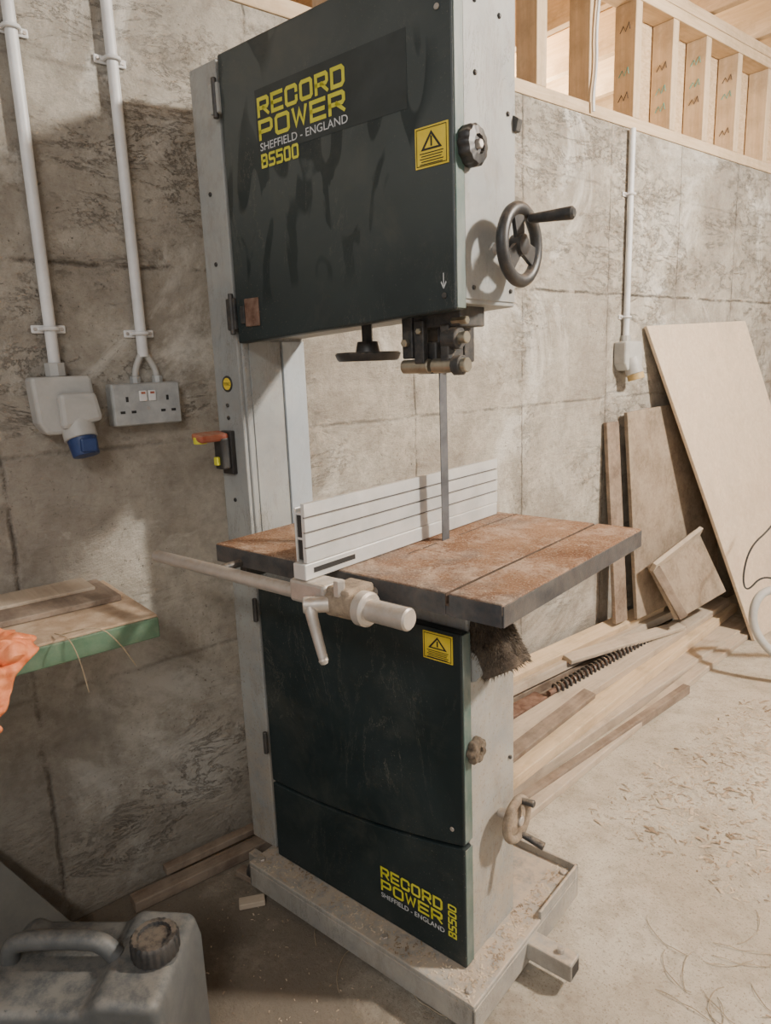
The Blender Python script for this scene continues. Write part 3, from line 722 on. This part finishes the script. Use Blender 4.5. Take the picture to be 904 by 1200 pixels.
# ------------------------------------------------------------------ timber pile
pile = empty('timber_pile')
P = [
 ((.10,1.05,.020),(.055,3.2,.020),.10,.038,'pinegr',0),
 ((.22,1.15,.020),(.12,3.3,.020),.10,.038,'darkw',0),
 ((.37,1.25,.022),(.24,3.5,.022),.12,.042,'pinegr',0),
 ((.09,1.1,.060),(.07,3.0,.060),.11,.040,'darkw',0),
 ((.21,1.2,.060),(.15,2.9,.060),.09,.040,'darkw',0),
 ((.43,1.1,.064),(.14,3.55,.066),.095,.040,'pine',0),
 ((.07,1.2,.102),(.06,2.9,.102),.10,.042,'darkw',.1),
 ((.085,1.1,.150),(.07,3.15,.143),.10,.036,'pinegr',-.12),
 ((.08,1.25,.192),(.055,3.0,.182),.07,.036,'pine',.25),
 ((.31,1.3,.106),(.13,3.5,.108),.085,.034,'pinegr',.1),
 ((.52,1.2,.014),(.31,3.4,.014),.05,.026,'pinegr',0),
 ((.195,1.5,.100),(.170,1.98,.100),.065,.040,'rust',0),
 ((.46,1.4,.020),(.42,2.6,.020),.03,.036,'darkw',0),
 ((.38,1.35,.098),(.30,2.1,.128),.05,.022,'darkw',.15),
 ((.12,2.2,.176),(.20,2.95,.136),.055,.02,'pinegr',.2),
]
for k,(a,b,w,th,m,r) in enumerate(P): plank('plank_%d'%k, a, b, w, th, M[m], pile, r)
pts=[]
for i in range(330):
    u=i/329; th=u*2*math.pi*26
    c=Vector((.200,2.02,.132)).lerp(Vector((.165,2.75,.130)),u)
    pts.append(c+Vector((math.cos(th)*.020,0,math.sin(th)*.020)))
tube('steel_coil', pts, .005, M['iron'], pile, 6, 0)
cyl('coil_rod', (.202,1.98,.132),(.160,2.85,.130), .011, M['rust'], pile)

def quad_board(name, pts, th, mat, parent=None):
    a,b,c,d = [Vector(p) for p in pts]; n = (b-a).cross(d-a).normalized()
    if n.x < 0: n = -n
    bm = bmesh.new(); F=[bm.verts.new(p) for p in (a,b,c,d)]; K=[bm.verts.new(p-n*th) for p in (a,b,c,d)]
    bm.faces.new(F); bm.faces.new(K[::-1])
    for i in range(4): bm.faces.new((F[i],F[(i+1)%4],K[(i+1)%4],K[i]))
    return from_bm(name, bm, mat, parent, .002)
quad_board('plywood_sheet', [(.025,2.86,1.485),(.025,3.79,1.515),(.375,4.26,.004),(.375,3.33,.004)], .016, M['ply'])
quad_board('brown_panel', [(.045,2.70,1.125),(.045,3.45,1.15),(.13,3.45,.215),(.13,2.70,.215)], .018, M['mdf'])
quad_board('grey_board', [(.025,2.58,1.09),(.025,2.67,1.09),(.10,2.67,.215),(.10,2.58,.215)], .018, M['darkw'])
e = empty('wooden_frame_offcut')
q = [(.175,2.71,.468),(.165,3.13,.555),(.275,3.22,.255),(.255,2.82,.215)]
quad_board('panel', q, .018, M['mdf'], e)
a=Vector(q[0]); b=Vector(q[1])
plank('batten_top', a+Vector((.012,0,-.005)), b+Vector((.012,0,-.005)), .045, .02, M['pinegr'], e, math.radians(-65))
a=Vector(q[0]); b=Vector(q[3])
plank('batten_side', a+Vector((.012,.02,-.01)), b+Vector((.012,.02,.01)), .02, .04, M['darkw'], e, 0)

e = empty('tubular_steel_stand')
tube('bent_tube', [(1.0,3.35,.0),(.95,3.3,.38),(.70,3.05,.415),(.57,2.93,.405),(.545,2.875,.355),(.55,2.86,.25),(.617,2.9,.14),(.75,3.0,.05),(.9,3.1,.018)], .017, M['putty'], e, 12, 3)
tube('power_cable', [(.52,3.25,.75),(.50,3.1,.62),(.46,3.0,.55),(.45,2.97,.42),(.48,2.95,.36),(.52,3.0,.44),(.60,3.05,.40)], .004, M['cable'], e, 8, 3)

# ------------------------------------------------------------------ jerrycan
jc = empty('jerrycan', (.50,.24,0), math.radians(48))
bm = bmesh.new()
prof = [(-.18,.0),(.18,.0),(.18,.27),(.168,.318),(.06,.325),(.035,.298),(-.125,.298),(-.15,.312),(-.17,.295),(-.18,.26)]
A=[bm.verts.new((p[0],-.11,p[1])) for p in prof]; Bv=[bm.verts.new((p[0],.11,p[1])) for p in prof]
bm.faces.new(A); bm.faces.new(Bv[::-1])
for i in range(len(prof)): bm.faces.new((A[i],A[(i+1)%len(prof)],Bv[(i+1)%len(prof)],Bv[i]))
o = from_bm('can_body', bm, M['can'], jc, .024, False, 5)
for p in o.data.polygons: p.use_smooth=True
tube('can_handle', [(-.150,0,.285),(-.145,0,.335),(-.11,0,.348),(-.01,0,.350),(.03,0,.345),(.055,0,.315)], .017, M['can'], jc, 16, 3)
lathe('can_neck', [(.038,0),(.036,.02),(0,.02)], (.130,0,.312), (0,0,1), M['can'], jc, 32)
lathe('can_cap', [(0,0),(.042,0),(.043,.004),(.043,.030),(.039,.036),(.030,.036),(.028,.030),(0,.030)], (.130,0,.326), (0,0,1), M['black'], jc, 90, wav=lambda th: 1+.022*math.cos(22*th))
for s in (-1,1):
    prism('can_side_panel_%d'%s, [(-.14,.04),(.14,.04),(.14,.22),(.10,.26),(-.10,.25),(-.14,.20)], 'y', s*.108,s*.114, M['can'], jc, .002)
for k in range(3):
    tube('can_rib_%d'%k, [(-.10+k*.055,-.095,.296),(-.10+k*.055,-.1105,.27),(-.10+k*.055,-.1115,.262)], .004, M['can'], jc, 8, 1)

# ------------------------------------------------------------------ floor debris left
e = empty('floor_offcuts')
plank('batten_wall', (.06,.45,.016), (.09,1.18,.016), .045, .03, M['darkw'], e)
plank('batten_wall_dark', (.03,.55,.045), (.05,1.25,.045), .03, .02, M['darkw'], e)
plank('block', (.21,.86,.025), (.27,.92,.025), .05, .045, M['pinegr'], e, .3)
plank('block_b', (.13,.72,.012), (.20,.74,.012), .03, .02, M['darkw'], e)
plank('block_c', (.30,.98,.012), (.36,.95,.012), .03, .02, M['darkw'], e)
plank('block_d', (.24,.66,.010), (.27,.72,.010), .03, .016, M['pinegr'], e)
quad_board('leaning_grey_board', [(.03,-.05,.42),(.03,.10,.42),(.20,.36,.004),(.20,.06,.004)], .015, M['dimgrey'])

# ------------------------------------------------------------------ lights
def light(name, typ, loc, energy, color, **kw):
    l = bpy.data.lights.new(name, typ); l.energy = energy; l.color = color
    for k,v in kw.items(): setattr(l,k,v)
    o = bpy.data.objects.new(name, l); o.location = loc; COL.objects.link(o); return o
light('work_lamp', 'POINT', (2.6,2.75,2.79), 660, (1,.955,.885), shadow_soft_size=.11)
a = light('fill_light', 'AREA', (2.6,-1.2,2.6), 45, (1,.98,.94), shape='RECTANGLE', size=1.4, size_y=.3)  # added fill from overhead behind the camera, not a fixture of the room
a.rotation_euler = (math.radians(25),0,0)
light('attic_lamp', 'POINT', (-1.2,3.2,2.6), 150, (1,.84,.62), shadow_soft_size=.2)
w = bpy.data.worlds.new('World'); scene.world = w; w.use_nodes = True
w.node_tree.nodes['Background'].inputs[0].default_value = (.98,.98,1,1)
w.node_tree.nodes['Background'].inputs[1].default_value = .52

# ------------------------------------------------------------------ camera
cam = bpy.data.cameras.new('camera'); co = bpy.data.objects.new('camera', cam); COL.objects.link(co)
R = Matrix(((.7696,-.1037,.6301),(.6375,.1808,-.7489),(-.0366,.97796,.2056)))
R = Matrix.Rotation(ANG,3,'Z') @ R
co.matrix_world = Matrix.Translation((1.72,0,1.36)) @ R.to_4x4()
cam.sensor_fit = 'VERTICAL'; cam.sensor_height = 36; cam.lens = 24.6; cam.clip_start = .02
scene.camera = co
